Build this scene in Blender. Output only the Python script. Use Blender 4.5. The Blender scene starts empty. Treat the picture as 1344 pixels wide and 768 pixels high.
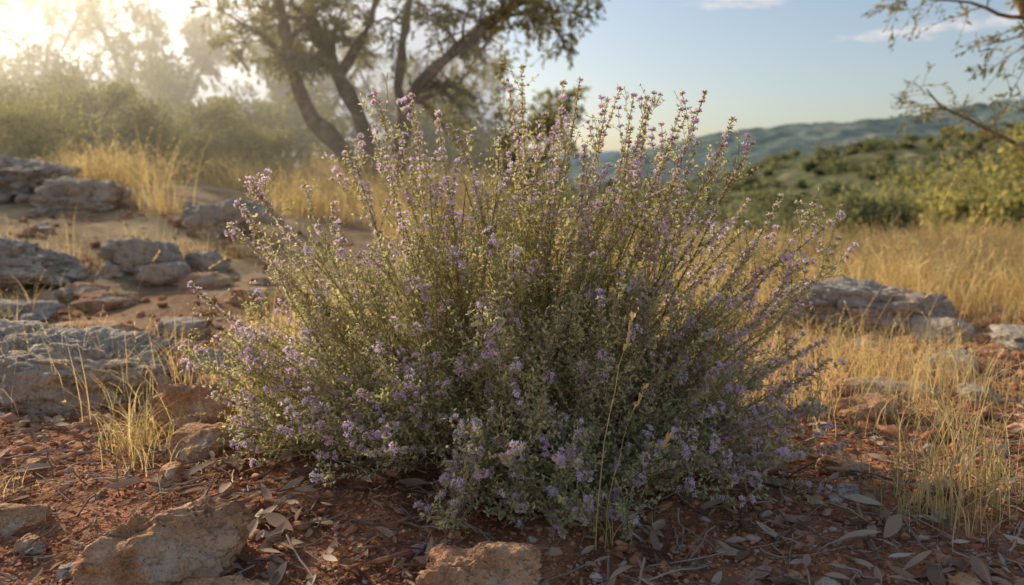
import bpy, bmesh, math, numpy as np
from mathutils import Vector
rng = np.random.default_rng(7)
scene = bpy.context.scene

# ------------------------------------------------------------------ helpers
def nrm(a):
    return a / (np.linalg.norm(a, axis=-1, keepdims=True) + 1e-9)
def _h(ix, iy, iz, s):
    n = (ix * 374761393 + iy * 668265263 + iz * 2147483647 + s * 1274126177) & 0xffffffff
    n = ((n ^ (n >> 13)) * 1274126177) & 0xffffffff
    n = (n ^ (n >> 16)) & 0xffffffff
    return (n & 0xffff) / 65535.0
def vn3(x, y, z, s=0):
    x = np.asarray(x, float); y = np.asarray(y, float) + 0 * x; z = np.asarray(z, float) + 0 * x
    ix = np.floor(x).astype(np.int64); iy = np.floor(y).astype(np.int64); iz = np.floor(z).astype(np.int64)
    fx, fy, fz = x - ix, y - iy, z - iz
    fx = fx * fx * (3 - 2 * fx); fy = fy * fy * (3 - 2 * fy); fz = fz * fz * (3 - 2 * fz)
    r = 0
    for a in (0, 1):
        for b in (0, 1):
            for c in (0, 1):
                w = (fx if a else 1 - fx) * (fy if b else 1 - fy) * (fz if c else 1 - fz)
                r = r + w * _h(ix + a, iy + b, iz + c, s)
    return r * 2 - 1
def fbm(x, y, z=0.0, oct=4, s=0):
    r = 0; a = 1.0; f = 1.0
    for i in range(oct):
        r = r + a * vn3(np.asarray(x) * f, np.asarray(y) * f, np.asarray(z) * f, s + i * 17)
        a *= .5; f *= 2.03
    return r
def sst(a, b, x):
    t = np.clip((x - a) / (b - a), 0, 1)
    return t * t * (3 - 2 * t)

def H(x, y):
    x = np.asarray(x, float); y = np.asarray(y, float)
    r = np.hypot(x, y)
    h = 0.018 * fbm(x * 2.2, y * 2.2, 0, 4, 3) * sst(0.2, 1.0, r)
    h = h + 0.006 * fbm(x * 14, y * 14, 0, 3, 9) * (1 - sst(4, 10, r))
    h = h + 0.08 * fbm(x * .5, y * .5, 0, 3, 5) * sst(2.5, 7, r)
    h = h + 0.36 * sst(-.2, -3.0, x + .0 * y) * sst(2.2, 6.5, y)
    h = h + 0.18 * sst(2.8, 6.5, y) * sst(1.0, -1.5, x)
    h = h - 0.04 * sst(1.2, 0.7, y)
    k = sst(-0.12, 0.16, x / np.maximum(y, 1.0)) * sst(5.8, 9.0, y)
    drop = np.minimum(np.maximum(y - 6.0, 0) * 0.15, 14.0)
    h = h - k * drop
    h = h - 9.0 * sst(40, 140, r) * (1 - k)
    h = h + 3.0 * fbm(x * .01, y * .01, 0, 3, 8) * sst(60, 250, r)
    return h

class MB:
    def __init__(s):
        s.V = []; s.A = []; s.F = []; s.M = []; s.n = 0; s.S = []
    def add(s, v, f, mat=0, var=None, smooth=False):
        v = np.asarray(v, np.float32).reshape(-1, 3); f = np.asarray(f, np.int64)
        s.V.append(v); s.F.append(f + s.n)
        s.M.append(np.full(len(f), mat, np.int32)); s.S.append(np.full(len(f), smooth, bool))
        s.A.append(np.zeros(len(v), np.float32) + (0.5 if var is None else np.asarray(var, np.float32)))
        s.n += len(v)
    def build(s, name, mats):
        V = np.concatenate(s.V); A = np.concatenate(s.A)
        loops = np.concatenate([f.ravel() for f in s.F])
        tot = np.concatenate([np.full(len(f), f.shape[1], np.int64) for f in s.F])
        start = np.concatenate([[0], np.cumsum(tot)[:-1]])
        me = bpy.data.meshes.new(name)
        me.vertices.add(len(V)); me.vertices.foreach_set("co", V.ravel())
        me.loops.add(len(loops)); me.loops.foreach_set("vertex_index", loops.astype(np.int32))
        me.polygons.add(len(tot)); me.polygons.foreach_set("loop_start", start.astype(np.int32))
        me.polygons.foreach_set("material_index", np.concatenate(s.M))
        me.polygons.foreach_set("use_smooth", np.concatenate(s.S))
        at = me.attributes.new("var", 'FLOAT', 'POINT'); at.data.foreach_set("value", A)
        for m in mats: me.materials.append(m)
        me.update(calc_edges=True)
        ob = bpy.data.objects.new(name, me); scene.collection.objects.link(ob)
        return ob

def stamp(mb, tv, tf, O, X, Y, Z, mat=0, var=None, smooth=False):
    n = len(O); k = len(tv)
    v = O[:, None, :] + X[:, None, :] * tv[None, :, 0:1] + Y[:, None, :] * tv[None, :, 1:2] + Z[:, None, :] * tv[None, :, 2:3]
    f = (tf[None] + (np.arange(n) * k)[:, None, None]).reshape(-1, tf.shape[1])
    va = None if var is None else np.repeat(var, k)
    mb.add(v.reshape(-1, 3), f, mat, va, smooth)

def frame(T):
    T = nrm(T)
    ref = np.where(np.abs(T[..., 2:3]) > .9, np.array([1., 0, 0]), np.array([0, 0, 1.]))
    U = nrm(np.cross(T, ref)); W = np.cross(T, U)
    return T, U, W

def tubes(mb, P, R, sides=4, mat=0, var=None):
    n, k, _ = P.shape
    T = np.gradient(P, axis=1); T, U, W = frame(T)
    a = np.arange(sides) * 2 * np.pi / sides
    v = P[:, :, None, :] + R[:, :, None, None] * (U[:, :, None, :] * np.cos(a)[None, None, :, None] + W[:, :, None, :] * np.sin(a)[None, None, :, None])
    idx = np.arange(n * k * sides).reshape(n, k, sides)
    A_ = idx[:, :-1]; B_ = idx[:, 1:]
    f = np.stack([A_, np.roll(A_, -1, 2), np.roll(B_, -1, 2), B_], -1).reshape(-1, 4)
    mb.add(v.reshape(-1, 3), f, mat, None if var is None else np.repeat(var, k * sides), True)

def interp(P, t):
    n, k = P.shape[:2]
    x = np.clip(t, 0, 1) * (k - 1); i = np.minimum(x.astype(int), k - 2); f = (x - i)
    if P.ndim == 3: f = f[:, None]
    r = np.arange(n)
    return P[r, i] * (1 - f) + P[r, i + 1] * f
def itan(P, t):
    n, k = P.shape[:2]
    i = np.minimum((np.clip(t, 0, 1) * (k - 1)).astype(int), k - 2)
    r = np.arange(n); return nrm(P[r, i + 1] - P[r, i])

def spawn(P, R, per, t0, t1, L0, L1, a_t, a_r, a_up, bend, k=5, wig=.05, rr=.6, out=None, a_o=0):
    n = len(P); idx = np.repeat(np.arange(n), per); m = len(idx)
    t = rng.uniform(t0, t1, m)
    p = interp(P[idx], t); T = itan(P[idx], t)
    d = T * a_t + nrm(rng.normal(size=(m, 3))) * a_r + np.array([0, 0, a_up])
    if out is not None: d = d + nrm(p - out) * a_o
    d = nrm(d)
    L = rng.uniform(L0, L1, m) * (1.15 - .5 * t)
    s = np.linspace(0, 1, k)
    q = p[:, None] + d[:, None] * (L[:, None] * s)[..., None]
    q[:, :, 2] += bend * L[:, None] * s[None] ** 2
    w = rng.normal(size=(m, k, 3)) * wig * L[:, None, None]; w[:, 0] = 0
    q = q + np.cumsum(w, 1) * .6
    r0 = interp(R[idx], t) * rr
    r = r0[:, None] * (1 - .8 * s)[None]
    return q, r, L, idx

LEAF = np.array([[0, 0, 0], [.3, .5, .1], [.75, .42, .08], [1, 0, -.05], [.75, -.42, .08], [.3, -.5, .1]])
LEAFF = np.array([[0, 3, 2, 1], [0, 5, 4, 3]])
LEAFS = np.array([[0, 0, 0], [.5, .5, .1], [1, 0, 0], [.5, -.5, .1]])
LEAFSF = np.array([[0, 3, 2, 1]])
def leaves(mb, pos, T, phase, opening, size, width, mat, var, jit=.25, droop=0.0, simple=False):
    T, U, W = frame(T)
    Rr = U * np.cos(phase)[:, None] + W * np.sin(phase)[:, None]
    X = T * np.cos(opening)[:, None] + Rr * np.sin(opening)[:, None]
    X = X + rng.normal(size=X.shape) * jit; X[:, 2] -= droop; X = nrm(X)
    Y = nrm(np.cross(T + rng.normal(size=X.shape) * .3, X)); Z = np.cross(X, Y)
    if simple: stamp(mb, LEAFS, LEAFSF, pos, X * size[:, None], Y * (width * 1.25)[:, None], Z * width[:, None], mat, var)
    else: stamp(mb, LEAF, LEAFF, pos, X * size[:, None], Y * width[:, None], Z * width[:, None], mat, var)

# ------------------------------------------------------------------ materials
def newmat(name):
    m = bpy.data.materials.new(name); m.use_nodes = True
    nt = m.node_tree; nt.nodes.clear()
    out = nt.nodes.new("ShaderNodeOutputMaterial")
    return m, nt, out
def ramp(nt, src, stops):
    r = nt.nodes.new("ShaderNodeValToRGB"); e = r.color_ramp.elements
    while len(e) < len(stops): e.new(.5)
    for i, (p, c) in enumerate(stops):
        e[i].position = p; e[i].color = (*c, 1)
    nt.links.new(src, r.inputs[0]); return r.outputs[0]
def leafmat(name, stops, trans, tcol_gain=(1.3, 1.3, .7)):
    m, nt, out = newmat(name)
    a = nt.nodes.new("ShaderNodeAttribute"); a.attribute_name = "var"
    c = ramp(nt, a.outputs["Fac"], stops)
    p = nt.nodes.new("ShaderNodeBsdfDiffuse")
    nt.links.new(c, p.inputs["Color"])
    t = nt.nodes.new("ShaderNodeBsdfTranslucent")
    g = nt.nodes.new("ShaderNodeVectorMath"); g.operation = 'MULTIPLY'; g.inputs[1].default_value = tcol_gain
    nt.links.new(c, g.inputs[0]); nt.links.new(g.outputs[0], t.inputs["Color"])
    mx = nt.nodes.new("ShaderNodeMixShader"); mx.inputs[0].default_value = trans
    nt.links.new(p.outputs[0], mx.inputs[1]); nt.links.new(t.outputs[0], mx.inputs[2])
    nt.links.new(mx.outputs[0], out.inputs[0]); return m
def noise(nt, vec, scale, det=4, rough=.6):
    n = nt.nodes.new("ShaderNodeTexNoise"); n.inputs["Scale"].default_value = scale
    n.inputs["Detail"].default_value = min(det, 4.5); n.inputs["Roughness"].default_value = rough
    if vec: nt.links.new(vec, n.inputs["Vector"])
    return n.outputs[0]
def mixc(nt, fac, a, b, mode='MIX'):
    n = nt.nodes.new("ShaderNodeMix"); n.data_type = 'RGBA'; n.blend_type = mode
    for s, v in ((n.inputs[0], fac), (n.inputs[6], a), (n.inputs[7], b)):
        if isinstance(v, (int, float)): s.default_value = v
        elif isinstance(v, tuple): s.default_value = (*v, 1)
        else: nt.links.new(v, s)
    return n.outputs[2]
def mapr(nt, v, a, b, c=0, d=1):
    n = nt.nodes.new("ShaderNodeMapRange"); n.interpolation_type = 'SMOOTHSTEP'
    nt.links.new(v, n.inputs[0])
    for i, q in enumerate((a, b, c, d)): n.inputs[i + 1].default_value = q
    return n.outputs[0]
def mth(nt, op, a, b=0.0):
    n = nt.nodes.new("ShaderNodeMath"); n.operation = op
    for s, v in ((n.inputs[0], a), (n.inputs[1], b)):
        if isinstance(v, (int, float)): s.default_value = v
        else: nt.links.new(v, s)
    return n.outputs[0]
def solid(name, build, rough=.9, spec=.2, bumps=()):
    m, nt, out = newmat(name)
    tc = nt.nodes.new("ShaderNodeTexCoord"); vec = tc.outputs["Object"]
    p = nt.nodes.new("ShaderNodeBsdfPrincipled"); p.inputs["Roughness"].default_value = rough
    p.inputs["Specular IOR Level"].default_value = spec
    nt.links.new(build(nt, vec), p.inputs["Base Color"])
    prev = None
    for sc, st, dist in bumps:
        b = nt.nodes.new("ShaderNodeBump"); b.inputs["Strength"].default_value = st; b.inputs["Distance"].default_value = dist
        nt.links.new(noise(nt, vec, sc, 4, .65), b.inputs["Height"])
        if prev: nt.links.new(prev, b.inputs["Normal"])
        prev = b.outputs[0]
    if prev: nt.links.new(prev, p.inputs["Normal"])
    nt.links.new(p.outputs[0], out.inputs[0]); return m
def attr(nt):
    a = nt.nodes.new("ShaderNodeAttribute"); a.attribute_name = "var"; return a.outputs["Fac"]

m_thyme = leafmat("thyme_leaf", [(0, (.33, .35, .18)), (.5, (.61, .62, .35)), (.85, (.78, .75, .46)), (1, (.84, .74, .44))], .5, (1.22, 1.14, .8))
m_flower = leafmat("thyme_flower", [(0, (.85, .62, .94)), (.5, (.94, .76, .96)), (1, (.97, .88, .97))], .5, (1.04, 1, 1.04))
m_calyx = leafmat("thyme_calyx", [(0, (.48, .36, .36)), (.5, (.56, .48, .38)), (1, (.60, .57, .38))], .4)
m_stem = leafmat("thyme_stem", [(0, (.26, .18, .13)), (.6, (.50, .35, .24)), (1, (.60, .45, .31))], .08)
m_grass = leafmat("dry_grass", [(0, (.60, .42, .18)), (.5, (.83, .64, .33)), (.85, (.92, .78, .47)), (1, (.52, .50, .20))], .55, (1.12, 1.02, .78))
m_ggrass = leafmat("green_grass", [(0, (.34, .36, .13)), (.4, (.50, .47, .20)), (.6, (.70, .55, .28)), (1, (.88, .72, .42))], .5, (1.15, 1.02, .8))
m_olive = leafmat("olive_leaf", [(0, (.15, .155, .08)), (.5, (.29, .29, .15)), (1, (.48, .45, .24))], .5, (1.5, 1.28, .68))
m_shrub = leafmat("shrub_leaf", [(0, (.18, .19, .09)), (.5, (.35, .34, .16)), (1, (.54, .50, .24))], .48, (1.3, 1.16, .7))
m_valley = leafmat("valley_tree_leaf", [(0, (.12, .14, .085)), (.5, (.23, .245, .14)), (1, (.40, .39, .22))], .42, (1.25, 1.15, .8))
m_litter = leafmat("fallen_leaf", [(0, (.22, .13, .09)), (.35, (.42, .28, .19)), (.7, (.58, .43, .30)), (1, (.68, .56, .43))], .12, (1.1, .9, .7))

def bark(nt, vec):
    return mixc(nt, mapr(nt, noise(nt, vec, 9), .35, .7), (.17, .115, .08), (.40, .30, .20))
m_bark = solid("olive_bark", bark, .95, .1, [(14, .8, .03)])
def soil(nt, vec):
    n1 = mapr(nt, noise(nt, vec, 7, 4, .7), .35, .65)
    c = mixc(nt, n1, (.22, .09, .045), (.58, .26, .125))
    c = mixc(nt, mapr(nt, noise(nt, vec, 55, 4, .75), .48, .7), c, (.66, .38, .21))
    c = mixc(nt, mapr(nt, noise(nt, vec, 110, 3, .7), .55, .68, 0, .8), c, (.15, .07, .04))
    sx = nt.nodes.new("ShaderNodeSeparateXYZ"); nt.links.new(vec, sx.inputs[0])
    far = mapr(nt, sx.outputs[1], 1.8, 4.2)
    straw = mixc(nt, mapr(nt, noise(nt, vec, 3, 4), .35, .65), (.33, .21, .115), (.60, .44, .25))
    c = mixc(nt, far, c, straw)
    vfar = mapr(nt, sx.outputs[1], 14, 40)
    gr = mixc(nt, mapr(nt, noise(nt, vec, .12, 4), .4, .6), (.12, .13, .06), (.34, .28, .15))
    return mixc(nt, vfar, c, gr)
m_soil = solid("red_soil", soil, .95, .1, [(30, .9, .03), (150, .8, .006)])
def lime(nt, vec):
    c = mixc(nt, mapr(nt, noise(nt, vec, 5, 4), .35, .65), (.45, .37, .29), (.74, .63, .50))
    c = mixc(nt, mapr(nt, noise(nt, vec, 2.3, 4), .46, .66, 0, .8), c, (.62, .43, .28))
    c = mixc(nt, mapr(nt, noise(nt, vec, 26, 4, .7), .53, .68, 0, .8), c, (.26, .21, .16))
    return c
m_lime = solid("limestone", lime, .95, .1, [(12, 1.0, .05), (60, .9, .014)])
def orock(nt, vec):
    c = mixc(nt, mapr(nt, noise(nt, vec, 14, 4), .35, .65), (.52, .27, .14), (.76, .47, .27))
    c = mixc(nt, mapr(nt, noise(nt, vec, 9, 4), .52, .68, 0, .8), c, (.66, .53, .40))
    c = mixc(nt, mapr(nt, noise(nt, vec, 60, 4, .7), .52, .70, 0, .8), c, (.30, .15, .09))
    return c
m_orock = solid("iron_stained_rock", orock, .92, .15, [(25, 1.0, .025), (120, .9, .007)])
def peb(nt, vec):
    c = ramp(nt, attr(nt), [(0, (.30, .12, .06)), (.45, (.60, .27, .13)), (.82, (.72, .38, .21)), (.94, (.56, .46, .38)), (1, (.68, .6, .5))])
    return mixc(nt, mapr(nt, noise(nt, vec, 90, 3), .4, .7, 0, .5), c, (.24, .11, .07))
m_peb = solid("pebble", peb, .9, .2)
m_twig = solid("dead_twig", lambda nt, v: ramp(nt, attr(nt), [(0, (.15, .10, .08)), (1, (.48, .38, .29))]), .9)

# ------------------------------------------------------------------ ground
def sinhgrid(lo, hi, s, n, c=0):
    u = np.linspace(np.arcsinh((lo - c) / s), np.arcsinh((hi - c) / s), n)
    return c + s * np.sinh(u)
gx = sinhgrid(-4000, 4000, .5, 620); gy = sinhgrid(-60, 6000, .45, 560, 1.2)
X, Y = np.meshgrid(gx, gy); Z = H(X, Y)
mb = MB(); idx = np.arange(X.size).reshape(X.shape)
f = np.stack([idx[:-1, :-1], idx[:-1, 1:], idx[1:, 1:], idx[1:, :-1]], -1).reshape(-1, 4)
mb.add(np.stack([X, Y, Z], -1).reshape(-1, 3), f, 0, None, True)
mb.build("ground", [m_soil])

# ------------------------------------------------------------------ hills
def hillmat(name, c1, c2, c3, sc):
    def b(nt, vec):
        c = mixc(nt, mapr(nt, noise(nt, vec, sc, 4.5, .75), .44, .56), c1, c2)
        return mixc(nt, mapr(nt, noise(nt, vec, sc * .25, 4), .55, .68, 0, .7), c, c3)
    return solid(name, b, 1, .0)
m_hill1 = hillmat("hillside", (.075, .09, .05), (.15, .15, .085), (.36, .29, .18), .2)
m_hill2_hazed = hillmat("wooded_hill", (.10, .14, .145), (.16, .205, .185), (.28, .28, .25), .05)  # woodland greens lightened and blued: aerial haze painted into the base colour
m_hill3_hazed = hillmat("far_hill", (.20, .28, .36), (.23, .31, .38), (.27, .35, .40), .01)  # pale blue is distance haze painted into the colour, not the hill's own
def hill(name, prof, y0, depth, base, mat, amp, nx=500, ny=90, sc=.02):
    xs = np.array([p[0] for p in prof]); zs = np.array([p[1] for p in prof])
    gx = np.linspace(xs[0], xs[-1], nx); gt = np.linspace(0, 1, ny)
    X, Tt = np.meshgrid(gx, gt)
    Yv = y0 + depth * (Tt * 2 - 1)
    crest = np.interp(X, xs, zs)
    shape = np.sin(np.clip(Tt, 0, 1) * np.pi) ** .8
    Zv = base + (crest - base) * shape + amp * fbm(X * sc, Yv * sc, 0, 5, 4) * shape + amp * .35 * fbm(X * sc * 6, Yv * sc * 6, 0, 3, 6) * shape
    mb = MB(); idx = np.arange(X.size).reshape(X.shape)
    f = np.stack([idx[:-1, :-1], idx[:-1, 1:], idx[1:, 1:], idx[1:, :-1]], -1).reshape(-1, 4)
    mb.add(np.stack([X, Yv, Zv], -1).reshape(-1, 3), f, 0, None, True)
    mb.build(name, [mat])
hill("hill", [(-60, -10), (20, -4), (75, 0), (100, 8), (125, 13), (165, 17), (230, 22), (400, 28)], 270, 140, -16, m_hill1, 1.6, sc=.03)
hill("wooded_hill", [(-300, -10), (60, 12), (150, 32), (230, 50), (330, 66), (420, 72), (520, 84), (600, 98), (760, 104), (1200, 90)], 1000, 420, -30, m_hill2_hazed, 8, sc=.008)
hill("far_hill", [(-2500, 40), (-800, 60), (100, 120), (500, 150), (900, 130), (3500, 60)], 3600, 900, -60, m_hill3_hazed, 12, sc=.0025)

# ------------------------------------------------------------------ rocks
def ico(sub):
    bm = bmesh.new(); bmesh.ops.create_icosphere(bm, subdivisions=sub, radius=1)
    v = np.array([x.co[:] for x in bm.verts]); f = np.array([[q.index for q in p.verts] for p in bm.faces]); bm.free()
    return v, f
I6 = ico(6); I5 = ico(5); I4 = ico(4); I2 = ico(2); I1 = ico(1)
def rockverts(v, seed, rough=.07, ncut=11):
    r = np.random.default_rng(seed); v = v.copy()
    for _ in range(ncut):
        n = nrm(r.normal(size=3)); d = r.uniform(.52, .84)
        k = v @ n - d; v = v - np.where(k > 0, k, 0)[:, None] * n * .95
    n = np.array([.05, .08, 1.]); k = v @ n - .58; v = v - np.where(k > 0, k, 0)[:, None] * n * .7
    o = r.uniform(0, 50, 3)
    q = v * 1.7 + o
    dsp = fbm(q[:, 0], q[:, 1], q[:, 2], 5, seed)
    rid = 1 - np.abs(fbm(q[:, 0] * 2.2, q[:, 1] * 2.2, q[:, 2] * 4, 4, seed + 5))
    cell = fbm(q[:, 0] * 1.6, q[:, 1] * 1.6, q[:, 2] * 2.2, 2, seed + 7)
    cell = np.round(cell * 3.5) / 3.5
    v = v + nrm(v) * (dsp * rough * 1.3 + cell * rough * .8 - np.clip(rid - .72, 0, 1) * rough * 2.6)[:, None]
    fine = fbm(q[:, 0] * 7, q[:, 1] * 7, q[:, 2] * 7, 4, seed + 9)
    return v + nrm(v) * (fine * rough * .32)[:, None]
def rock(name, x, y, sx, sy, sz, mat, seed, rz=0, sink=.3, sub=I5, rough=.09):
    v = rockverts(sub[0], seed, rough, 11)
    v = v * np.array([sx, sy, sz]) / 2 / np.array([.75, .75, .6])
    c, s = math.cos(rz), math.sin(rz)
    v = np.stack([v[:, 0] * c - v[:, 1] * s, v[:, 0] * s + v[:, 1] * c, v[:, 2]], -1)
    mb = MB(); mb.add(v, sub[1], 0, None, True); ob = mb.build(name, [mat])
    ob.location = (x, y, float(H(x, y)) + sz * (.5 - sink)); return ob
rock("rock", -.475, 1.03, .21, .13, .12, m_orock, 11, .35, .25, I6, .10)
rock("rock", -.365, .955, .10, .07, .055, m_orock, 12, .1, .25, I5)
rock("rock", -.035, .995, .155, .11, .085, m_orock, 23, -.15, .22, I6, .10)
rock("rock", -1.08, 1.98, .42, .30, .19, m_lime, 14, .1, .22, I6, .13)
rock("rock", -1.42, 2.15, .34, .28, .15, m_lime, 34, .6, .22, I6, .13)
rock("rock", -.80, 2.05, .16, .14, .10, m_lime, 35, .6, .22, I5, .12)
rock("rock", -.66, 1.62, .15, .12, .12, m_orock, 15, .6, .2, I5)
rock("rock", -.57, 1.46, .12, .10, .06, m_orock, 55, .6, .2, I5)
rock("rock", -2.25, 3.55, .58, .40, .20, m_lime, 16, -.1, .2, I6, .13)
rock("rock", -1.70, 3.75, .32, .24, .16, m_lime, 17, .2, .2, I5, .12)
rock("rock", -3.5, 5.4, .9, .7, .30, m_lime, 18, .1, .25, I6, .13)
rock("rock", -2.75, 5.1, .5, .4, .20, m_lime, 19, -.3, .3, I5, .12)
rock("rock", -1.65, 4.6, .36, .28, .20, m_lime, 20, .3, .2, I5, .12)
rock("rock", -1.9, 2.9, .36, .26, .08, m_lime, 21, .2, .3, I5, .12)
rock("rock", -1.35, 2.55, .26, .17, .06, m_orock, 22, .1, .3, I5)
rock("rock", -1.62, 3.15, .2, .15, .08, m_orock, 24, .4, .3, I5)
rock("rock", 1.36, 2.95, .54, .32, .16, m_lime, 25, -.08, .27, I6, .13)
rock("rock", 1.75, 2.55, .3, .25, .07, m_lime, 26, .3, .35, I5, .12)
rock("rock", .80, 1.75, .17, .10, .06, m_orock, 27, .3, .3, I5)
rock("rock", .92, 1.95, .20, .12, .06, m_lime, 28, -.3, .3, I5)
rock("rock", -.75, 1.14, .09, .06, .045, m_orock, 29, .3, .3, I5)
rock("rock", .62, 1.42, .09, .07, .04, m_orock, 30, .3, .3, I5)
rr = np.random.default_rng(5)
for i in range(56):
    left = i < 42
    y = rr.uniform(1.8, 5.5); x = -rr.uniform(.30, .66) * y if left else rr.uniform(.35, .62) * y
    s = rr.uniform(.05, .15) * (1 + .10 * y)
    rock("rock", x, y, s, s * rr.uniform(.6, .9), s * rr.uniform(.35, .6), m_lime if rr.random() < .5 else m_orock, 60 + i, rr.uniform(0, 3), .3, I4)
for i in range(40):
    y = rr.uniform(.93, 1.7); x = rr.choice([-1, 1]) * rr.uniform(.12 if y < 1.1 else .42, .66) * y
    s = rr.uniform(.018, .055)
    rock("rock", x, y, s, s * rr.uniform(.6, .9), s * rr.uniform(.45, .7), m_orock if rr.random() < .8 else m_lime, 160 + i, rr.uniform(0, 3), .3, I4)

# pebbles
mb = MB()
def pebbles(n, size0, size1, yr, spread, tpl, power=2.5, keep=None):
    for s in range(8):
        tv = rockverts(tpl[0], 200 + s, .16, 9) * np.array([1, .8, .6])
        k = n // 8
        y = rng.uniform(yr[0], yr[1], k); x = rng.uniform(-spread, spread, k) * y
        if keep is not None:
            q = keep(x, y); x, y = x[q], y[q]; k = len(x)
        sz = size0 + (size1 - size0) * rng.random(k) ** power
        a = rng.uniform(0, 6.28, k); z = H(x, y) + sz * .25
        Xa = np.stack([np.cos(a), np.sin(a), rng.normal(size=k) * .3], -1); Xa = nrm(Xa)
        Ya = nrm(np.cross(np.stack([rng.normal(size=k) * .3, rng.normal(size=k) * .3, np.ones(k)], -1), Xa)); Za = np.cross(Xa, Ya)
        stamp(mb, tv, tpl[1], np.stack([x, y, z], -1), Xa * sz[:, None], Ya * sz[:, None], Za * sz[:, None], 0, rng.random(k), tpl is not I1)
clump = lambda x, y: fbm(x * 3, y * 3, 0, 3, 77) > -.45
pebbles(26000, .0012, .006, (.8, 1.9), .75, I1, 2, None)
pebbles(4200, .004, .015, (.8, 2.4), .75, I2, 2.4, clump)
pebbles(2200, .006, .035, (1.6, 5), .75, I2, 2.6)
mb.build("pebbles", [m_peb])

# ------------------------------------------------------------------ fallen leaves and twigs
def strip_leaf(curl, cup):
    u = np.linspace(0, 1, 7); w = np.array([.03, .34, .5, .5, .42, .25, .02])
    v = []
    for i in range(7):
        for sgn in (-1, 0, 1):
            v.append([u[i] - .5, w[i] * sgn, cup * w[i] * abs(sgn) * 1.2 + curl * ((u[i] - .5) ** 2) * 4])
    f = []
    for i in range(6):
        for j in range(2):
            a = i * 3 + j; f.append([a, a + 1, a + 4, a + 3])
    return np.array(v), np.array(f)
mb = MB()
C0 = np.array([-.01, 1.50, 0.0])
def litter(n, yr, sp, L0, L1, dens):
    for s in range(6):
        tv, tf = strip_leaf([.1, .25, -.12, .35, -.25, .05][s], [.2, .5, .3, .7, .1, .4][s])
        k = n // 6
        y = rng.uniform(*yr, k); x = rng.uniform(-sp, sp, k) * y
        q = dens(x, y) > rng.random(k); x, y = x[q], y[q]; k = len(x)
        L = rng.uniform(L0, L1, k); W = L * rng.uniform(.2, .34, k); a = rng.uniform(0, 6.28, k)
        Xa = nrm(np.stack([np.cos(a), np.sin(a), rng.normal(size=k) * .25], -1))
        Za = nrm(np.stack([rng.normal(size=k) * .45, rng.normal(size=k) * .45, np.ones(k)], -1))
        Ya = nrm(np.cross(Za, Xa)); Za = np.cross(Xa, Ya)
        O = np.stack([x, y, H(x, y) + .006 + rng.random(k) * .014], -1)
        stamp(mb, tv, tf, O, Xa * L[:, None], Ya * W[:, None], Za * W[:, None], 0, np.clip(rng.normal(.42, .25, k), 0, 1), True)
d1 = lambda x, y: np.clip(.45 + .9 * fbm(x * 2.3, y * 2.3, 0, 2, 31), .12, 1) * (.45 + .55 * np.exp(-((np.hypot(x / 1.25, y - 1.4) - .42) / .3) ** 2))
litter(6400, (.85, 2.5), .8, .018, .045, d1)
litter(600, (.85, 1.8), .75, .045, .07, d1)
mb.build("fallen_leaves", [m_litter])
mb = MB(); n = 1700
y = rng.uniform(.85, 2.6, n); x = rng.uniform(-.8, .8, n) * y; a = rng.uniform(0, 6.28, n); L = rng.uniform(.02, .13, n)
s = np.linspace(-.5, .5, 5)
px = x[:, None] + np.cos(a)[:, None] * L[:, None] * s; py = y[:, None] + np.sin(a)[:, None] * L[:, None] * s
P = np.stack([px, py, H(px, py) + .005 + rng.random(n)[:, None] * .012 + s * rng.normal(size=n)[:, None] * .02], -1) + rng.normal(size=(n, 5, 3)) * .0015
tubes(mb, P, np.repeat(rng.uniform(.0006, .0018, n)[:, None], 5, 1), 4, 0, rng.random(n))
mb.build("fallen_twigs", [m_twig])

# ------------------------------------------------------------------ thyme bush
mb = MB()
def bezier(p0, p1, p2, k):
    s = np.linspace(0, 1, k)[None, :, None]
    return p0[:, None] * (1 - s) ** 2 + p1[:, None] * 2 * s * (1 - s) + p2[:, None] * s ** 2
N = 420
az = rng.uniform(0, 2 * np.pi, N); el = np.arcsin(np.clip(rng.uniform(-.02, 1.0, N), -1, 1))
rad = rng.uniform(.62, .94, N) ; ab = np.where(np.cos(az) < 0, .64, .61)
dy = np.where(np.sin(az) < 0, .42, .38)
tip = np.stack([ab * np.cos(el) * np.cos(az), dy * np.cos(el) * np.sin(az), .60 * np.sin(el)], -1) * rad[:, None]
tip[:, 2] = np.maximum(tip[:, 2], .035)
tip = tip + C0
hero = [(.01, .72), (.136, .705), (.22, .686), (.262, .644), (.358, .665), (.31, .58), (.088, .637), (-.044, .64), (-.128, .65), (-.235, .66), (-.30, .56),
        (-.40, .52), (-.336, .46), (-.475, .46), (-.53, .42), (.414, .457), (.53, .453), (.61, .356), (.52, .25), (.57, .17), (.18, .61), (.05, .65), (-.19, .60),
        (.29, .63), (.23, .60), (.335, .61), (.16, .66), (-.08, .60), (-.26, .62), (.40, .40), (.45, .36), (-.58, .33), (-.60, .24), (.12, .60), (.40, .56), (.0, .60),
        (.30, .52), (.46, .53), (.48, .42), (.26, .56), (-.22, .55), (-.15, .56), (.36, .50), (.56, .42), (-.34, .55), (-.44, .50), (.33, .66), (.19, .68), (-.01, .69), (.58, .30), (.46, .48),
        (.56, .26), (.58, .21), (.54, .34), (.50, .37), (.25, .67), (.38, .63), (.43, .58), (.07, .69), (-.17, .66), (.50, .50)]
ht = np.array([[a, 1.47 + rng.uniform(-.14, .10), b] for a, b in hero])
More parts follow.
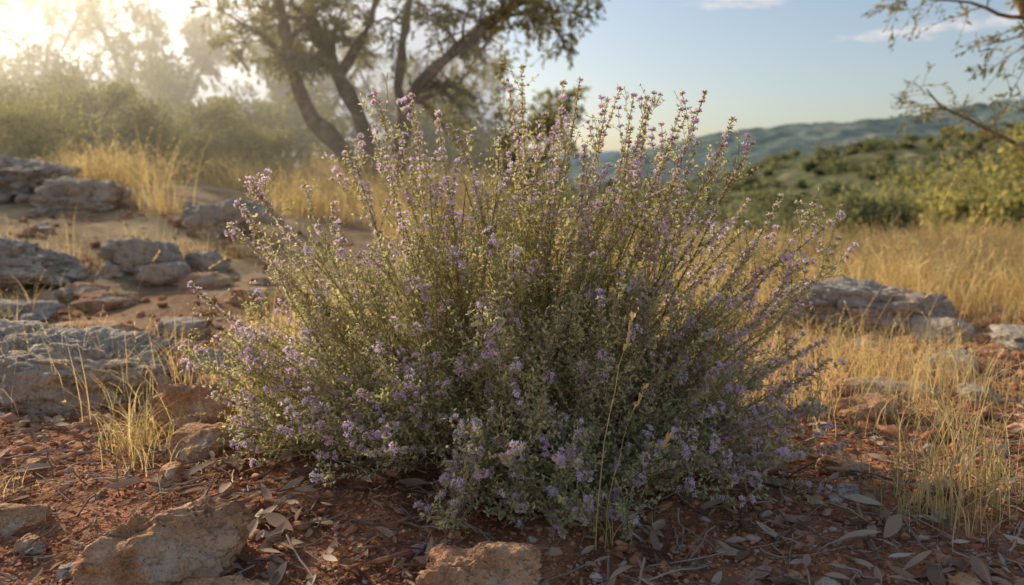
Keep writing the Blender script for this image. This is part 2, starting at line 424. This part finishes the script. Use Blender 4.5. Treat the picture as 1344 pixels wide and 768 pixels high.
low = np.array([[.45, 1.28, .05], [.50, 1.36, .09], [.40, 1.2, .05], [.20, 1.16, .06], [.26, 1.18, .10], [.12, 1.12, .04], [-.08, 1.12, .05], [-.10, 1.13, .10], [-.2, 1.16, .09],
                [-.35, 1.25, .10], [-.45, 1.3, .12], [-.03, 1.12, .13], [.08, 1.14, .15], [.33, 1.2, .08], [.47, 1.33, .15], [.05, 1.1, .03], [.16, 1.13, .02], [-.52, 1.35, .08], [-.56, 1.42, .14],
                [.56, 1.40, .14], [.52, 1.26, .04], [.54, 1.33, .08], [.57, 1.45, .12], [.48, 1.22, .08], [.43, 1.25, .12], [.36, 1.16, .04], [-.09, 1.08, .03], [.1, 1.08, .03]])
alltip = np.concatenate([tip, ht, low]); n = len(alltip)
base = C0 + np.stack([rng.normal(size=n) * .055, rng.normal(size=n) * .045, np.full(n, -.01)], -1)
base[:, :2] += (alltip - C0)[:, :2] * .12
base[:, 2] = H(base[:, 0], base[:, 1]) - .01
d = alltip - base
ctl = base + d * np.array([.60, .60, .38]) + rng.normal(size=(n, 3)) * .04
ctl[:, 2] = np.maximum(ctl[:, 2], .035)
P = bezier(base, ctl, alltip, 10); w = rng.normal(size=P.shape) * .009; w[:, 0] = 0; P = P + np.cumsum(w, 1) * .5
P[:, :, 2] = np.maximum(P[:, :, 2], H(P[:, :, 0], P[:, :, 1]) + .008)
R = (rng.uniform(.0020, .0040, n)[:, None]) * (1 - .78 * np.linspace(0, 1, 10))[None]
tubes(mb, P, R, 5, 3, rng.random(n) * .7)
S1, R1, L1, i1 = spawn(P, R, 12, .36, .96, .045, .11, .6, .85, .3, .22, 6, .06, .6, out=C0, a_o=.35)
S2, R2, L2, i2 = spawn(S1, R1, 2, .05, .8, .025, .05, .5, .9, .25, .2, 4, .05, .7)
def above(S):
    S[:, :, 2] = np.maximum(S[:, :, 2], H(S[:, :, 0], S[:, :, 1]) + .006)
above(S1); above(S2)
tubes(mb, S1, np.maximum(R1, .0005), 3, 3, rng.random(len(S1)))
tubes(mb, S2, np.maximum(R2, .0004), 3, 3, .4 + .6 * rng.random(len(S2)))

def foliage(S, spacing, L, t0, big, small, dens=1.0, simple=False):
    cnt = np.maximum((L * (1 - t0) / spacing).astype(int), 2)
    idx = np.repeat(np.arange(len(S)), cnt)
    j = np.arange(len(idx)) - np.repeat(np.cumsum(cnt) - cnt, cnt)
    t = t0 + (1 - t0) * (j + .7) / cnt[idx]
    pos = interp(S[idx], t); T = itan(S[idx], t)
    ph0 = rng.uniform(0, 6.28, len(S))[idx] + (j % 2) * np.pi / 2
    bv = rng.normal(.45, .18, len(S))[idx]
    for q in range(4):
        ax = q >= 2
        keep = rng.random(len(idx)) < (dens if not ax else dens * .7)
        m = keep.sum()
        sz = (small if ax else big) * rng.uniform(.7, 1.25, m) * (1.1 - .35 * t[keep])
        leaves(mb, pos[keep], T[keep], (ph0 + q * np.pi + (0.8 if ax else 0))[keep] + rng.normal(size=m) * .2,
               rng.uniform(.35, .8, m) if ax else rng.uniform(.75, 1.2, m), sz, sz * rng.uniform(.34, .48, m), 0,
               np.clip(bv[keep] + rng.normal(0, .14, m) + .22 * (t[keep] - .5), 0, 1), simple=simple or ax)
foliage(S1, .0105, L1, .1, .0102, .0062, .95)
foliage(S2, .0105, L2, .1, .0090, .0056, .85, True)
Lm = np.linalg.norm(P[:, -1] - P[:, 0], axis=1)
foliage(P, .010, Lm, .45, .011, .008, .95)

# florets
pt = [[0, 0, 0]]; pf = []
for i, a in enumerate([0, 1.45, 2.35 + .8, 4.85]):
    Lr = 1.15 if i == 2 else .95
    b = len(pt)
    pt += [[.45, math.cos(a - .55) * .62 * Lr, math.sin(a - .55) * .62 * Lr], [.55, math.cos(a) * Lr, math.sin(a) * Lr], [.45, math.cos(a + .55) * .62 * Lr, math.sin(a + .55) * .62 * Lr]]
    pf.append([0, b, b + 1, b + 2])
PT = np.array(pt); PF = np.array(pf)
BT = np.array([[-.1, 0, 0], [.6, .32, 0], [.6, -.16, .28], [.6, -.16, -.28], [1.15, 0, 0]]); BF = np.array([[0, 1, 2], [0, 2, 3], [0, 3, 1], [4, 2, 1], [4, 3, 2], [4, 1, 3]])
def flowers(S, L, frac0, spacing, per, fsize, openp=.75):
    cnt = np.maximum((L * (1 - frac0) / spacing).astype(int), 2)
    idx = np.repeat(np.arange(len(S)), cnt * per)
    j = (np.arange(len(idx)) - np.repeat(np.cumsum(cnt * per) - cnt * per, cnt * per)) // per
    t = frac0 + (1 - frac0) * (j + .75) / cnt[idx]
    pos = interp(S[idx], t); T, U, W = frame(itan(S[idx], t))
    ph = rng.uniform(0, 6.28, len(idx)); op = rng.uniform(.6, 1.35, len(idx))
    Rr = U * np.cos(ph)[:, None] + W * np.sin(ph)[:, None]
    X_ = nrm(T * np.cos(op)[:, None] + Rr * np.sin(op)[:, None] + rng.normal(size=Rr.shape) * .15)
    T, Ya, Za = frame(X_)
    cs = fsize * rng.uniform(.7, 1.0, len(idx))
    o = pos + X_ * .0015
    stamp(mb, BT, BF, o, X_ * (cs * 1.15)[:, None], Ya * cs[:, None], Za * cs[:, None], 2, rng.random(len(idx)))
    k = rng.random(len(idx)) < openp * (rng.uniform(.3, 1.25, len(S))[idx])
    m = k.sum(); fs = fsize * rng.uniform(.65, 1.1, m); o = pos[k] + X_[k] * (cs[k] * 1.2)[:, None]
    roll = rng.uniform(0, 6.28, m)[:, None]
    Y2 = Ya[k] * np.cos(roll) + Za[k] * np.sin(roll); Z2 = np.cross(X_[k], Y2)
    hue = np.clip(rng.normal(.5, .22, len(S))[idx][k] + rng.normal(0, .15, m), 0, 1)
    stamp(mb, PT, PF, o, X_[k] * fs[:, None], Y2 * fs[:, None], Z2 * fs[:, None], 1, hue)
tp = S1[:, -1] - C0
e = np.sqrt((tp[:, 0] / .62) ** 2 + (tp[:, 1] / .42) ** 2 + (tp[:, 2] / .63) ** 2)
zone = fbm(S1[:, -1, 0] * 7, S1[:, -1, 2] * 7, S1[:, -1, 1] * 7, 2, 50)
sel = (rng.random(len(S1)) < np.clip((e - .52) * 1.3, 0, .42) + zone * .30) & (e > .6)
flowers(S1[sel], L1[sel], .55, .009, 7, .0049, .85)
hs = slice(len(tip), n)
flowers(P[hs], Lm[hs], .72, .014, 9, .0047, openp=.6)
foliage(P[hs], .0055, Lm[hs], .55, .0115, .009, 1)
mb.build("thyme_bush", [m_thyme, m_flower, m_calyx, m_stem])

# ------------------------------------------------------------------ grasses
def blades(mb, x, y, h, w, lean, mat, var, k=6, curve=1.0, laz=None, z=None):
    n = len(x); a = rng.uniform(0, 6.28, n) if laz is None else laz
    s = np.linspace(0, 1, k)
    d = np.stack([np.cos(a), np.sin(a)], -1)
    out = (lean[:, None] * (s ** (1 + curve))[None]) * h[:, None]
    up = h[:, None] * (s[None] - .35 * np.minimum(lean, 1.3)[:, None] * s[None] ** 2.5)
    P = np.stack([x[:, None] + d[:, :1] * out, y[:, None] + d[:, 1:] * out, (H(x, y) if z is None else z)[:, None] + up], -1)
    P = P + np.cumsum(rng.normal(size=P.shape) * .006, 1) * h[:, None, None]
    fa = rng.uniform(0, 6.28, n)
    side = np.stack([np.cos(fa), np.sin(fa), np.zeros(n)], -1)[:, None] * (w[:, None] * (1 - s[None] ** 1.6 * .95))[..., None]
    v = np.stack([P - side, P + side], 2)
    idx = np.arange(n * k * 2).reshape(n, k, 2)
    f = np.stack([idx[:, :-1, 0], idx[:, :-1, 1], idx[:, 1:, 1], idx[:, 1:, 0]], -1).reshape(-1, 4)
    mb.add(v.reshape(-1, 3), f, mat, np.repeat(var, k * 2), True)
    return P
def seedheads(mb, P, mat, size, per, t0, var, opening=.45):
    n = len(P); idx = np.repeat(np.arange(n), per)
    t = rng.uniform(t0, 1, len(idx)); pos = interp(P[idx], t); T = itan(P[idx], t)
    sz = size * rng.uniform(.6, 1.3, len(idx))
    leaves(mb, pos, T, rng.uniform(0, 6.28, len(idx)), rng.uniform(.1, opening, len(idx)), sz, sz * .26, mat, var[idx], simple=True)
def field(name, n, fx, h0, h1, w, heads=.3, tall=1.0, clumps=None):
    mb = MB(); x, y = fx(n); n = len(x)
    if clumps:
        ci = rng.integers(0, n, n // clumps)
        pick = rng.integers(0, len(ci), n)
        x = x[ci][pick] + rng.normal(size=n) * .06; y = y[ci][pick] + rng.normal(size=n) * .06
    h = rng.uniform(h0, h1, n) * (.75 + .5 * fbm(x * 1.2, y * 1.2, 0, 2, 90)); h = np.maximum(h, .04)
    var = np.clip(rng.normal(.5, .22, n), 0, .9); g = rng.random(n) < .08; var[g] = 1
    P = blades(mb, x, y, h, np.full(n, w) * rng.uniform(.6, 1.3, n), rng.uniform(.05, 1.0, n), 0, var, 5)
    q = np.where(rng.random(n) < heads)[0]
    if len(q): seedheads(mb, P[q], 0, w * 7, 10, .72, var[q])
    mb.build(name, [m_grass])
def rleft(n):
    y = 3.7 + 5.4 * rng.random(n) ** .8; x = y * rng.uniform(-.56, -.02, n)
    q = (fbm(x * .9, y * .9, 0, 2, 41) + .9 * sst(4.1, 5.5, y) > .32); return x[q], y[q]
field("dry_grass", 22000, rleft, .14, .56, .0027, .35, clumps=14)
def rright(n):
    y = 2.5 + 5.5 * rng.random(n) ** .9; x = y * rng.uniform(-.05, .85, n)
    q = (fbm(x * .9, y * .9, 0, 2, 43) + 1.0 * sst(2.6, 3.8, y) > .1) & ~((np.abs(x - 1.36) < .38) & (y < 3.0)); return x[q], y[q]
field("dry_grass", 28000, rright, .08, .34, .0025, .2, clumps=16)
def rsparse(n):
    y = rng.uniform(1.5, 4.2, n); x = y * rng.uniform(-.75, .8, n)
    q = (np.hypot(x / 1.35, y - 1.5) > .48) & (fbm(x * 2, y * 2, 0, 2, 47) + np.where(x > 0, .42, .10) > .1) & ~((np.abs(x - 1.36) < .33) & (y > 2.55) & (y < 3.1)); return x[q], y[q]
field("dry_grass", 18000, rsparse, .04, .20, .0011, .12, clumps=20)

def tuft(name, x, y, n, h0, h1, w, r, lean=.9, gfrac=.4, heads=.1):
    mb = MB(); px = x + rng.normal(size=n) * r; py = y + rng.normal(size=n) * r
    var = np.where(rng.random(n) < gfrac, rng.uniform(0, .45, n), rng.uniform(.6, 1, n))
    P = blades(mb, px, py, h0 + (h1 - h0) * rng.random(n) ** 1.6, np.full(n, w) * rng.uniform(.6, 1.2, n), rng.uniform(.1, lean, n), 0, var, 8)
    q = np.where(rng.random(n) < heads)[0]
    if len(q): seedheads(mb, P[q], 0, .008, 14, .75, var[q])
    mb.build(name, [m_ggrass])
tuft("grass_tuft", -.74, 1.52, 150, .05, .19, .0011, .035, 1.5, .35)
tuft("grass_tuft", -.66, 1.42, 60, .04, .13, .0010, .04, 1.5, .2)
tuft("grass_tuft", .68, 1.22, 110, .06, .26, .0011, .045, 1.2, .4)
tuft("grass_tuft", .79, 1.32, 120, .06, .30, .0011, .06, 1.1, .35)
tuft("grass_tuft", .90, 1.65, 130, .06, .28, .0011, .07, 1.1, .25)
tuft("grass_tuft", 1.05, 1.95, 130, .06, .26, .0011, .08, 1.0, .1)
tuft("grass_tuft", -.85, 1.25, 40, .04, .09, .0010, .03, 1.2, .05)
tuft("grass_tuft", .60, 1.7, 90, .06, .20, .0010, .07, 1.0, .1)
tuft("grass_tuft", .15, 1.17, 40, .04, .12, .0009, .04, 1.2, .5)
mb = MB()
sx = np.array([.125, .135, .17, 1.30, 1.38, 1.42, 1.5, 1.2, 1.55, 1.62, 1.1, -1.05, -1.3, .98]); sy = np.array([1.10, 1.11, 1.10, 2.6, 2.62, 2.5, 2.8, 2.7, 2.5, 2.9, 2.4, 2.4, 2.7, 2.1])
hh_ = np.array([.36, .27, .20, .62, .45, .36, .44, .35, .40, .5, .34, .35, .3, .3]); vv = np.full(len(sx), .6)
Ps = blades(mb, sx, sy, hh_, np.full(len(sx), .0012), np.array([.12, .2, .3, .22, .35, .5, .3, .5, .4, .3, .4, .5, .4, .5]), 0, vv, 10, .8, rng.uniform(-.6, .6, len(sx)))
seedheads(mb, Ps, 0, .011, 26, .82, vv, .3)
mb.build("grass_stalks", [m_grass])

# ------------------------------------------------------------------ trees
def polyline(pts, k=14):
    pts = np.array(pts, float); t = np.linspace(0, len(pts) - 1, k); i = np.minimum(t.astype(int), len(pts) - 2); f = (t - i)[:, None]
    q = pts[i] * (1 - f) + pts[i + 1] * f
    for _ in range(2): q[1:-1] = (q[:-2] + 2 * q[1:-1] + q[2:]) / 4
    return q
def leafy(mb, S, per, size, width, mat, base=.5, clumpsc=1.6, droop=.15):
    idx = np.repeat(np.arange(len(S)), per); t = rng.uniform(.1, 1, len(idx))
    pos = interp(S[idx], t); T = itan(S[idx], t); sz = size * rng.uniform(.6, 1.3, len(idx))
    cl = fbm(pos[:, 0] * clumpsc, pos[:, 1] * clumpsc, pos[:, 2] * clumpsc, 2, 12)
    leaves(mb, pos, T, rng.uniform(0, 6.28, len(idx)), rng.uniform(.4, 1.2, len(idx)), sz, sz * width, mat, np.clip(base + .3 * cl + rng.normal(0, .15, len(idx)), 0, 1), .3, droop, simple=True)
def olive(name, limbs, rads, n1, n2, n3, L1r, L2r, per, lsize, t0=.35, a_up=.25):
    mb = MB()
    P = np.stack([polyline(l) for l in limbs]); k = P.shape[1]
    R = np.stack([r * (1 - .78 * np.linspace(0, 1, k) ** .8) for r in rads])
    P = P + np.cumsum(rng.normal(size=P.shape) * .014, 1) * (np.arange(k) > 1)[None, :, None]
    tubes(mb, P, R * (1 + .16 * rng.normal(size=R.shape)), 12, 1)
    A, Ra, La, _ = spawn(P, R, n1, t0, 1, *L1r, .5, .8, a_up, -.05, 8, .07, .5)
    tubes(mb, A, np.maximum(Ra, .006), 6, 1)
    B, Rb, Lb, _ = spawn(A, Ra, n2, .15, 1, *L2r, .6, .8, .1, -.2, 6, .06, .5)
    tubes(mb, B, np.maximum(Rb, .003), 4, 1)
    D, Rd, Ld, _ = spawn(B, Rb, n3, .1, 1, L2r[0] * .45, L2r[1] * .5, .6, .8, 0, -.25, 4, .05, .6)
    tubes(mb, D, np.maximum(Rd, .0018), 3, 1)
    leafy(mb, D, per, lsize, .26, 0); leafy(mb, B, per, lsize, .26, 0)
    return mb.build(name, [m_olive, m_bark])
Y0 = 8.0
L = lambda pts: [(a, Y0 + c, b) for a, b, c in pts]
olive("olive_tree", [
    L([(-1.42, .25, 0), (-1.62, .9, 0), (-1.97, 1.13, -.1), (-2.05, 1.6, -.2), (-2.12, 2.05, -.2), (-2.3, 2.9, -.3)]),
    L([(-1.36, .25, .1), (-1.48, 1.15, .1), (-1.74, 1.6, .15), (-2.0, 2.1, .2), (-2.05, 2.6, .3), (-1.9, 3.2, .4)]),
    L([(-1.28, .25, 0), (-1.1, .75, -.1), (-1.06, 1.2, -.1), (-.85, 1.6, -.2), (-.4, 1.85, -.2), (.05, 2.25, -.3)]),
    L([(-1.06, 1.15, -.1), (-1.1, 1.5, 0), (-1.0, 1.9, .1), (-1.0, 2.3, .2), (-.8, 2.8, .3), (-.7, 3.4, .3)]),
    L([(-1.0, 1.3, -.1), (-.6, 1.75, -.1), (-.3, 2.05, 0), (0, 2.25, .1), (.25, 2.4, .1), (.45, 2.5, .2)]),
    L([(-1.74, 1.55, .15), (-1.5, 1.9, .2), (-1.4, 2.2, .3), (-1.2, 2.7, .3), (-1.3, 3.1, .4), (-1.2, 3.5, .4)])],
    [.12, .105, .10, .055, .045, .06], 13, 6, 6, (.5, 1.1), (.25, .5), 10, .058, .40, .2)
def rtree(name, x, y, h, r, seed, n1=9, n2=7, n3=5, per=7, ls=.07, lean=0, tr=.12, t0=.3):
    z = float(H(x, y)) - .1; rg = np.random.default_rng(seed); limbs = []; rads = []
    for i in range(5):
        a = i * 1.257 + rg.uniform(-.4, .4); q = rg.uniform(.5, .8) * r
        limbs.append([(x, y, z), (x + .1 * q * math.cos(a), y + .1 * q * math.sin(a), z + .18 * h), (x + .4 * q * math.cos(a), y + .4 * q * math.sin(a), z + .42 * h),
                      (x + .75 * q * math.cos(a) + lean, y + .75 * q * math.sin(a), z + .66 * h), (x + q * math.cos(a) + lean, y + q * math.sin(a), z + .9 * h * rg.uniform(.8, 1))])
        rads.append(tr * rg.uniform(.5, .9))
    olive(name, limbs, rads, n1, n2, n3, (.3 * r, .6 * r), (.15 * r, .32 * r), per, ls, t0)
rtree("olive_tree", .05, 13.5, 2.7, 1.6, 3, 9, 6, 4, ls=.09)
rtree("olive_tree", 4.55, 5.9, 3.5, 2.1, 4, 11, 7, 6, 8, .055, t0=.32)
rtree("olive_tree", -6.2, 14.5, 3.6, 1.5, 5, 8, 5, 4, ls=.11)
rtree("olive_tree", -9.6, 16, 4.6, 2.4, 6, 9, 6, 5, 6, ls=.12)
rtree("olive_tree", -4.0, 15.5, 3.2, 1.9, 8, 9, 6, 4, ls=.11)
rtree("olive_tree", -1.6, 16, 3.0, 1.9, 9, 9, 6, 4, ls=.11)

def shrub(name, x, y, w, h, n, ls, mat, clumps=26, seed=0, trunk=True):
    mb = MB(); z = float(H(x, y)); rg = np.random.default_rng(seed)
    a = rg.uniform(0, 6.28, clumps); q = np.sqrt(rg.random(clumps)) * w * .5; zz = h * (.2 + .65 * rg.random(clumps)) * (1 - .45 * (q / (w * .5)) ** 2)
    cc = np.stack([x + q * np.cos(a), y + q * np.sin(a), z + zz], -1); cr = rg.uniform(.16, .3, clumps) * min(w, h) * .9
    st = np.array([[x, y, z - .05]]) + rg.normal(size=(clumps, 3)) * .02 * w; st[:, 2] = z - .05
    mid = (st + cc) / 2 + rg.normal(size=(clumps, 3)) * .05 * w
    Pp = bezier(st, mid, cc, 7)
    tubes(mb, Pp, np.repeat(np.linspace(.018, .004, 7)[None], clumps, 0) * max(w, .8), 5, 1)
    pick = rng.integers(0, clumps, n); dd = nrm(rng.normal(size=(n, 3))); rr_ = cr[pick] * rng.random(n) ** .5
    pos = cc[pick] + dd * rr_[:, None] * np.array([1, 1, .8]); pos[:, 2] = np.maximum(pos[:, 2], z + .02)
    cv = rg.normal(0, .16, clumps)[pick]
    T = nrm(dd + np.array([0, 0, .6]) + rng.normal(size=(n, 3)) * .5); sz = ls * rng.uniform(.6, 1.4, n)
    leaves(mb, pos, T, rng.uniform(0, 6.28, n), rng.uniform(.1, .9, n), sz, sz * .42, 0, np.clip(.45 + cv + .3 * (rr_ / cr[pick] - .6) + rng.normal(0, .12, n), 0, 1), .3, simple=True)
    mb.build(name, [mat, m_bark])
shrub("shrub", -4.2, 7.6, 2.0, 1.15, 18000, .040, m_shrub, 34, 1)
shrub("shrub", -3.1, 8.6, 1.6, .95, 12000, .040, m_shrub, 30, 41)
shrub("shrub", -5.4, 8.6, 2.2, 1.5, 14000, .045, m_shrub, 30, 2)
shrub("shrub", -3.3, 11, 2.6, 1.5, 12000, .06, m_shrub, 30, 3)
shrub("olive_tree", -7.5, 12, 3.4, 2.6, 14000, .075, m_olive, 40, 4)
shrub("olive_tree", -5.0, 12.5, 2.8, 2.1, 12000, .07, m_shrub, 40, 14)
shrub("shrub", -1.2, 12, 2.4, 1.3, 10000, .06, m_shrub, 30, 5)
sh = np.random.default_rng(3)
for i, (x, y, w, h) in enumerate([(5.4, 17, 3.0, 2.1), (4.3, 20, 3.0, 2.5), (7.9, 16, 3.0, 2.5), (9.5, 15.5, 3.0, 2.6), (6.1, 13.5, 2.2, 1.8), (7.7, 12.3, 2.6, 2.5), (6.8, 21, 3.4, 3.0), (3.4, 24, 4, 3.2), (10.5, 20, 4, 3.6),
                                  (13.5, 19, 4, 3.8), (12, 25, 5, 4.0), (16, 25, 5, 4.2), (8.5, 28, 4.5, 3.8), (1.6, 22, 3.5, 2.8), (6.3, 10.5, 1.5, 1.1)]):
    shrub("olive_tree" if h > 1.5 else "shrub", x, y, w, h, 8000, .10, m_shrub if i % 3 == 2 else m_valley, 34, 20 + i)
mb = MB(); nt_ = 620
ty = 32 + 330 * sh.random(nt_) ** 1.1; tx = ty * sh.uniform(.02, .85, nt_)
deps = bpy.context.evaluated_depsgraph_get(); hillob = bpy.data.objects["hill"]
for i in range(nt_):
    z = float(H(tx[i], ty[i]))
    ok, loc, nn, fi = hillob.ray_cast(Vector((tx[i], ty[i], 200)), Vector((0, 0, -1)))
    if ok: z = max(z, loc.z)
    w = sh.uniform(2.5, 5.5); n = 200
    cc = np.array([tx[i], ty[i], z + w * .3]) + sh.normal(size=(7, 3)) * w * np.array([.22, .22, .12])
    pos = cc[sh.integers(0, 7, n)] + nrm(sh.normal(size=(n, 3))) * (w * .26 * sh.random(n) ** .4)[:, None]
    sz = sh.uniform(.6, 1.1, n)
    leaves(mb, pos, nrm(sh.normal(size=(n, 3)) + np.array([0, 0, .5])), sh.uniform(0, 6.28, n), sh.uniform(0, 1, n), sz, sz * .6, 0, np.clip(sh.normal(.4, .15) + sh.normal(0, .15, n), 0, 1), simple=True)
mb.build("distant_trees", [m_valley])

# ------------------------------------------------------------------ light, sky, camera
AZ = math.radians(-47); EL = math.radians(26)
sd = Vector((math.sin(AZ) * math.cos(EL), math.cos(AZ) * math.cos(EL), math.sin(EL)))
sl = bpy.data.lights.new("sun", 'SUN'); sl.energy = 5; sl.angle = math.radians(.6); sl.color = (1, .85, .61)
so = bpy.data.objects.new("sun", sl); scene.collection.objects.link(so)
so.rotation_euler = sd.to_track_quat('Z', 'Y').to_euler()
wd = bpy.data.worlds.new("World"); scene.world = wd; wd.use_nodes = True; nt = wd.node_tree
bg = nt.nodes["Background"]; sky = nt.nodes.new("ShaderNodeTexSky"); sky.sky_type = 'NISHITA'; sky.sun_disc = False
sky.sun_elevation = EL; sky.sun_rotation = AZ; sky.air_density = 1.0; sky.dust_density = 1.9; sky.ozone_density = 1.6
tc = nt.nodes.new("ShaderNodeTexCoord"); sp = nt.nodes.new("ShaderNodeSeparateXYZ"); nt.links.new(tc.outputs["Generated"], sp.inputs[0])
yy = mth(nt, 'MAXIMUM', sp.outputs[1], .05); cx = mth(nt, 'DIVIDE', sp.outputs[0], yy); cz = mth(nt, 'DIVIDE', sp.outputs[2], yy)
cmb = nt.nodes.new("ShaderNodeCombineXYZ"); nt.links.new(cx, cmb.inputs[0]); nt.links.new(mth(nt, 'MULTIPLY', cz, 4.0), cmb.inputs[1])
nz = noise(nt, cmb.outputs[0], 24, 3, .65); tot = None
for (a, b, w_, h_, sl_) in ((.275, .219, .045, .009, .05), (.53, .188, .09, .008, .12), (.46, .232, .07, .008, 0)):
    dx = mth(nt, 'SUBTRACT', cx, a); dz = mth(nt, 'SUBTRACT', mth(nt, 'SUBTRACT', cz, b), mth(nt, 'MULTIPLY', dx, sl_))
    d2 = mth(nt, 'ADD', mth(nt, 'POWER', mth(nt, 'ABSOLUTE', mth(nt, 'DIVIDE', dx, w_)), 2.0), mth(nt, 'POWER', mth(nt, 'ABSOLUTE', mth(nt, 'DIVIDE', dz, h_)), 2.0))
    m_ = mapr(nt, mth(nt, 'SUBTRACT', d2, mth(nt, 'MULTIPLY', mth(nt, 'SUBTRACT', nz, .5), 9.0)), -1.0, 2.4, .65, 0)
    tot = m_ if tot is None else mth(nt, 'MAXIMUM', tot, m_)
warm = mixc(nt, 1.0, sky.outputs[0], (1.07, 1.0, .95), 'MULTIPLY')
nt.links.new(mixc(nt, tot, warm, (6.4, 5.8, 5.4)), bg.inputs[0]); bg.inputs[1].default_value = .15

vm, vnt, vout = newmat("haze_air")
vs = vnt.nodes.new("ShaderNodeVolumeScatter"); vs.inputs["Density"].default_value = .065; vs.inputs["Anisotropy"].default_value = .7
vs.inputs["Color"].default_value = (1, .90, .72, 1); vnt.links.new(vs.outputs[0], vout.inputs["Volume"])
bm = bmesh.new(); bmesh.ops.create_cube(bm, size=1); me = bpy.data.meshes.new("haze"); bm.to_mesh(me); bm.free()
hz = bpy.data.objects.new("haze", me); scene.collection.objects.link(hz); me.materials.append(vm)
hz.scale = (36, 30, 6); hz.location = (-18.2, 20.2, 2)

cam = bpy.data.cameras.new("camera"); co = bpy.data.objects.new("camera", cam); scene.collection.objects.link(co); scene.camera = co
co.location = (0, 0, .52); co.rotation_euler = (math.radians(90 - 7.85), 0, 0)
cam.lens = 28; cam.sensor_width = 36; cam.clip_end = 20000; cam.clip_start = .02
cam.dof.use_dof = True; cam.dof.focus_distance = 1.28; cam.dof.aperture_fstop = 4.0
scene.view_settings.view_transform = 'Standard'; scene.view_settings.look = 'None'; scene.view_settings.exposure = 0
